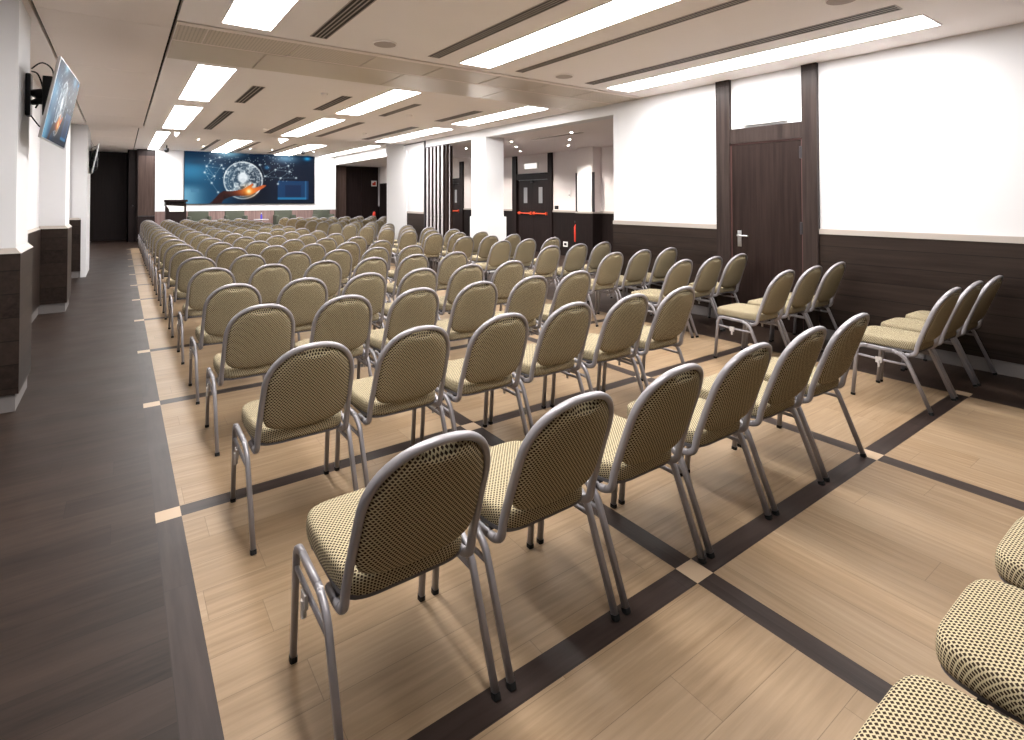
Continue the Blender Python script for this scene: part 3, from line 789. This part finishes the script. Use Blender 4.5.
# ================================================================ BANQUET CHAIR
def arc(c, r, a0, a1, n, ax):
    """arc in the YZ plane about (y,z)=c"""
    return [(ax, c[0]+r*math.cos(a0+(a1-a0)*i/n), c[1]+r*math.sin(a0+(a1-a0)*i/n)) for i in range(n+1)]
def fillet(pts, r=.04, n=5):
    P = [Vector(p) for p in pts]; out = [P[0]]
    for i in range(1, len(P)-1):
        a = (P[i-1]-P[i]); b_ = (P[i+1]-P[i]); ra = min(r, a.length*.49, b_.length*.49)
        p0 = P[i]+a.normalized()*ra; p1 = P[i]+b_.normalized()*ra
        for k in range(n+1):
            t = k/n; out.append((1-t)**2*p0+2*t*(1-t)*P[i]+t*t*p1)
    out.append(P[-1]); return out
def super_pt(t, a, b_, e):
    c, s_ = math.cos(t), math.sin(t)
    return a*math.copysign(abs(c)**(2/e), c), b_*math.copysign(abs(s_)**(2/e), s_)
SEAT_Y0, SEAT_Y1 = .085, .545
def seat_mesh():
    """padded seat: flat-topped cushion with rounded corners; UVs unrolled in metres"""
    bm = bmesh.new(); uvl = bm.loops.layers.uv.new('UVMap')
    n = 56; cy = (SEAT_Y0+SEAT_Y1)/2; hy = (SEAT_Y1-SEAT_Y0)/2; hx = .213
    prof = [(0, .4975, 0), (.35, .4970, 0), (.62, .4950, 0), (.80, .4920, 0), (.90, .4905, 0), (.945, .488, 0), (.975, .483, .005), (.992, .474, .014), (1.0, .461, .027), (1.0, .438, .050), (.99, .425, .062)]
    rings = []
    for r, z, down in prof:
        ring = []
        for j in range(n):
            x, y = super_pt(2*PI*j/n, hx, hy, 5.5)
            if y < 0: x *= 1-.05*(-y/hy)
            v = bm.verts.new((x*r, cy+y*r, z)) if r > 0 else None
            L = math.hypot(x, y); ux, uy = x*min(r, .965)+(x/L)*down*1.3, y*min(r, .965)+(y/L)*down*1.3
            ring.append((v, (ux, uy)))
        if r == 0:
            v = bm.verts.new((0, cy, z)); ring = [(v, (0, 0))]*n
        rings.append(ring)
    for a, b_ in zip(rings, rings[1:]):
        for j in range(n):
            k = (j+1) % n
            q = [a[j], b_[j], b_[k], a[k]] if a[0][0] is not a[1][0] else [a[j], b_[j], b_[k]]
            f = bm.faces.new([p[0] for p in q]); f.smooth = True
            for lp, p in zip(f.loops, q): lp[uvl].uv = p[1]
    f = bm.faces.new([p[0] for p in rings[-1]][::-1])
    bmesh.ops.recalc_face_normals(bm, faces=bm.faces)
    me = bpy.data.meshes.new('seat'); bm.to_mesh(me); bm.free(); me.materials.append(M['fabric']); return me
# back geometry: s runs up the reclined back plane
B0 = Vector((0, .098, .44)); BD = Vector((0, -.168, .462)).normalized(); BN = Vector((0, -BD.z, BD.y))  # BN points to the rear
S_TOP = .492; S_SH = .262; HW = .206
def back_pt(x, s_, off=0.0):
    bow = .020*math.cos(PI/2*clamp(abs(x)/HW))*clamp((s_+.02)/.45)      # the back bows gently rearward
    curve = -.020*(s_-.20)*(s_-.20)/.08+.008
    p = B0+BD*s_+BN*(off+bow-curve*.5)
    return Vector((x, p.y, p.z))
def back_frame_path():
    P = []
    right = []
    # hook from under the seat up into the side of the back
    hook = [(HW, .235, .392), (HW, .150, .385), (HW, .100, .405), tuple(back_pt(HW, .03))]
    hk = fillet(hook, .045, 5)
    right += hk[:-1]
    for i in range(9): right.append(back_pt(HW-.008*i/8, .03+(S_SH-.03)*i/8))
    for i in range(1, 15):
        t = PI/2*i/14; x, s_ = super_pt(t, HW-.008, S_TOP-S_SH, 2.2)
        right.append(back_pt(max(x, 0), S_SH+s_))
    left = [Vector((-p[0], p[1], p[2])) for p in right[:-1]][::-1]
    return [Vector(p) for p in right]+left
def backrest_mesh():
    """upholstered pad filling the frame, rounded below, with a hand-hold dip at the top"""
    bm = bmesh.new(); uvl = bm.loops.layers.uv.new('UVMap')
    n = 120; a_ = HW-.009; cs = .235
    out = []
    for j in range(n):
        t = 2*PI*j/n
        if t <= PI:
            x, s_ = super_pt(t, a_-.008, (S_TOP-.012)-S_SH, 2.2); s_ = S_SH+s_
        else:
            x, s_ = super_pt(t, a_-.003, S_SH-.036, 8.0); s_ = S_SH+s_+.038*(x/a_)**2*clamp(-s_/.1)
        out.append((x, s_))
    def layer(side):
        rr = [(0, 1.0), (.3, .98), (.55, .93), (.70, .86), (.80, .78), (.84, .73), (.87, .68), (.90, .60), (.925, .52), (.95, .40), (.975, .24), (1.0, 0.0)]
        rings = []
        for r, h in rr:
            ring = []
            for (x, s_) in out:
                xx = x*r; ss = cs+(s_-cs)*r
                off = (.026*h+.004) if side > 0 else -(.022*h+.004)
                if side > 0 and r == 1.0: off = .004
                if side < 0 and r == 1.0: off = -.004
                if abs(xx) < .072:
                    low = S_TOP-.014-.036*math.sqrt(1-(xx/.072)**2)
                    if ss > low: off = (.026*h+.004)*(1-clamp((ss-low)/.026))-.020*clamp((ss-low)/.026) if side > 0 else min(off, -.022-.003*clamp((ss-low)/.026))
                if r == 0 and ring: ring.append(ring[0]); continue
                ring.append((bm.verts.new(back_pt(xx, ss, off)), (xx, ss*1.0)))
            rings.append(ring)
        for k_, (a, b_) in enumerate(zip(rings, rings[1:])):
            for j in range(n):
                k = (j+1) % n
                q = [a[j], b_[j], b_[k], a[k]] if k_ else [a[0], b_[j], b_[k]]
                f = bm.faces.new([p[0] for p in q]); f.smooth = True
                for lp, p in zip(f.loops, q): lp[uvl].uv = p[1]
        return rings[-1]
    A = layer(1); B_ = layer(-1)
    for j in range(n):
        k = (j+1) % n; q = [A[j], B_[j], B_[k], A[k]]
        f = bm.faces.new([p[0] for p in q]); f.smooth = True
        for lp, p, dv in zip(f.loops, q, (0, .008, .008, 0)): lp[uvl].uv = (p[1][0], p[1][1]+dv)
    bmesh.ops.recalc_face_normals(bm, faces=bm.faces)
    me = bpy.data.meshes.new('backrest'); bm.to_mesh(me); bm.free(); me.materials.append(M['fabric']); return me
LX_ = .238
def make_chair():
    t = bpy.data.objects.new('banquet_chair', None); C.objects.link(t); t.empty_display_size = .1
    me = seat_mesh(); o = bpy.data.objects.new('seat', me); C.objects.link(o); o.parent = t
    seat = o
    b = MB()
    n = 40; cy = (SEAT_Y0+SEAT_Y1)/2; hy = (SEAT_Y1-SEAT_Y0)/2-.006
    pts = []
    for j in range(n):
        x, y = super_pt(2*PI*j/n, .207, hy, 5.5); pts.append((x, cy+y))
    b.prism(pts, .412, .4255); b.build('seat_pan', M['under'], seat)
    me = backrest_mesh(); o = bpy.data.objects.new('backrest', me); C.objects.link(o); o.parent = t
    MB().tube(back_frame_path(), .0125, .0155, n=10, up=(0, 1, .0), square=2.6).build('back_frame', M['silver'], t, True)
    for s_ in (-1, 1):
        x = s_*LX_
        rear = fillet([(x, 0, .012), (x, .150, .370), (x, .215, .405), (x, .24, .407)], .06, 4)
        o = MB().tube(rear, .0105, .0135, n=10, up=(0, 1, .3), square=4.0).build('leg', M['silver'], t, True)
        MB().tube([(x, -.003, 0), (x, .003, .018)], .0125, .0155, n=10, up=(0, 1, .3), square=4.0).build('foot_cap', M['rubber'], o)
        front = fillet([(x, .40, .412), (x, .44, .412), (x, .478, .385), (x, .512, .012)], .05, 4)
        o = MB().tube(front, .0105, .0135, n=10, up=(0, 1, .3), square=4.0).build('leg', M['silver'], t, True)
        MB().tube([(x, .512, 0), (x, .511, .018)], .0125, .0155, n=10, up=(0, 1, .1), square=4.0).build('foot_cap', M['rubber'], o)
        MB().tube([(x, .235, .407), (x, .32, .409), (x, .405, .412)], .0105, .0135, n=10, square=4.0).build('side_rail', M['silver'], t, True)
        MB().tube([(x, .484, .332), (x, .30, .322), (x, .137, .322)], .0075, .009, n=8, square=3).build('stretcher', M['silver'], t, True)
    # cross bars under the seat
    b = MB(); b.tube([(-.20, .18, .402), (.20, .18, .402)], .009, n=8); b.tube([(-.20, .44, .402), (.20, .44, .402)], .009, n=8)
    b.build('cross_bar', M['dark_metal'], t, True)
    # plastic row-linking clip on the left stretcher
    b = MB(); b.box(-LX_-.022, -LX_-.009, .30, .345, .300, .345, .005); b.tube([(-LX_-.02, .32, .325), (-LX_-.018, .322, .27)], .009, n=8)
    b.build('linking_clip', M['clip'], t)
    return t
proto = make_chair()
kids = list(proto.children)
used = [False]
def place_chair(x, y, rz, label, group):
    if not used[0]: r = proto; used[0] = True
    else:
        r = proto.copy(); C.objects.link(r)
        for ch in kids:
            c = ch.copy(); C.objects.link(c); c.parent = r
            for g in ch.children:
                d = g.copy(); C.objects.link(d); d.parent = c
    r.location = (x, y, 0); r.rotation_euler = (0, 0, rz)
    r['label'] = label; r['category'] = 'chair'; r['group'] = group
    return r
ORD = ['first', 'second', 'third', 'fourth', 'fifth', 'sixth', 'seventh', 'eighth', 'ninth', 'tenth', 'eleventh', 'twelfth', 'thirteenth', 'fourteenth', 'fifteenth', 'sixteenth', 'seventeenth', 'eighteenth']
ROWS = [1.41, 2.60, 3.715, 4.74, 5.95, 7.16, 8.30, 9.43, 10.58, 11.75, 12.98, 14.2, 15.4, 16.57, 17.75, 18.93, 20.12, 21.3]
COLS = [.722, 1.257, 1.79, 2.325, 2.865, 3.40]
COLR = [4.965, 5.50, 6.03]
rj = random.Random(11)
for k, y in enumerate(ROWS):
    for i, x in enumerate(COLS):
        j = 0 if k == 0 else 1
        place_chair(x+rj.uniform(-.003, .003)*j, y+rj.uniform(-.015, .015)*j, rj.uniform(-.008, .008)*j,
                    'khaki banquet chair, %s from the left aisle, %s full row from the camera' % (ORD[i], ORD[k]), 'chairs of the left block')
    for i, x in enumerate(COLR):
        yy = y if k else 1.385
        place_chair(x+rj.uniform(-.003, .003), yy+rj.uniform(-.015, .015), rj.uniform(-.008, .008),
                    'khaki banquet chair right of the gangway, %s from the gangway, %s row from the camera' % (ORD[i], ORD[k]), 'chairs of the right block')
for k, y in enumerate(ROWS[13:]):
    for i, x in enumerate((6.75, 7.29, 7.83, 8.37)):
        place_chair(x, y+rj.uniform(-.01, .01), rj.uniform(-.008, .008),
                    'khaki banquet chair in the far right wing, %s across, %s row behind the pillar' % (ORD[i], ORD[k]), 'chairs of the far right wing')
for i, x in enumerate((1.28, 1.80, 2.32)):
    place_chair(x, -.055, 0, 'khaki banquet chair cut by the right edge, %s' % ('bottom corner one, nearest the camera', 'middle of the three seats', 'uppermost of the three seats')[i], 'cut-off chairs at the bottom right')
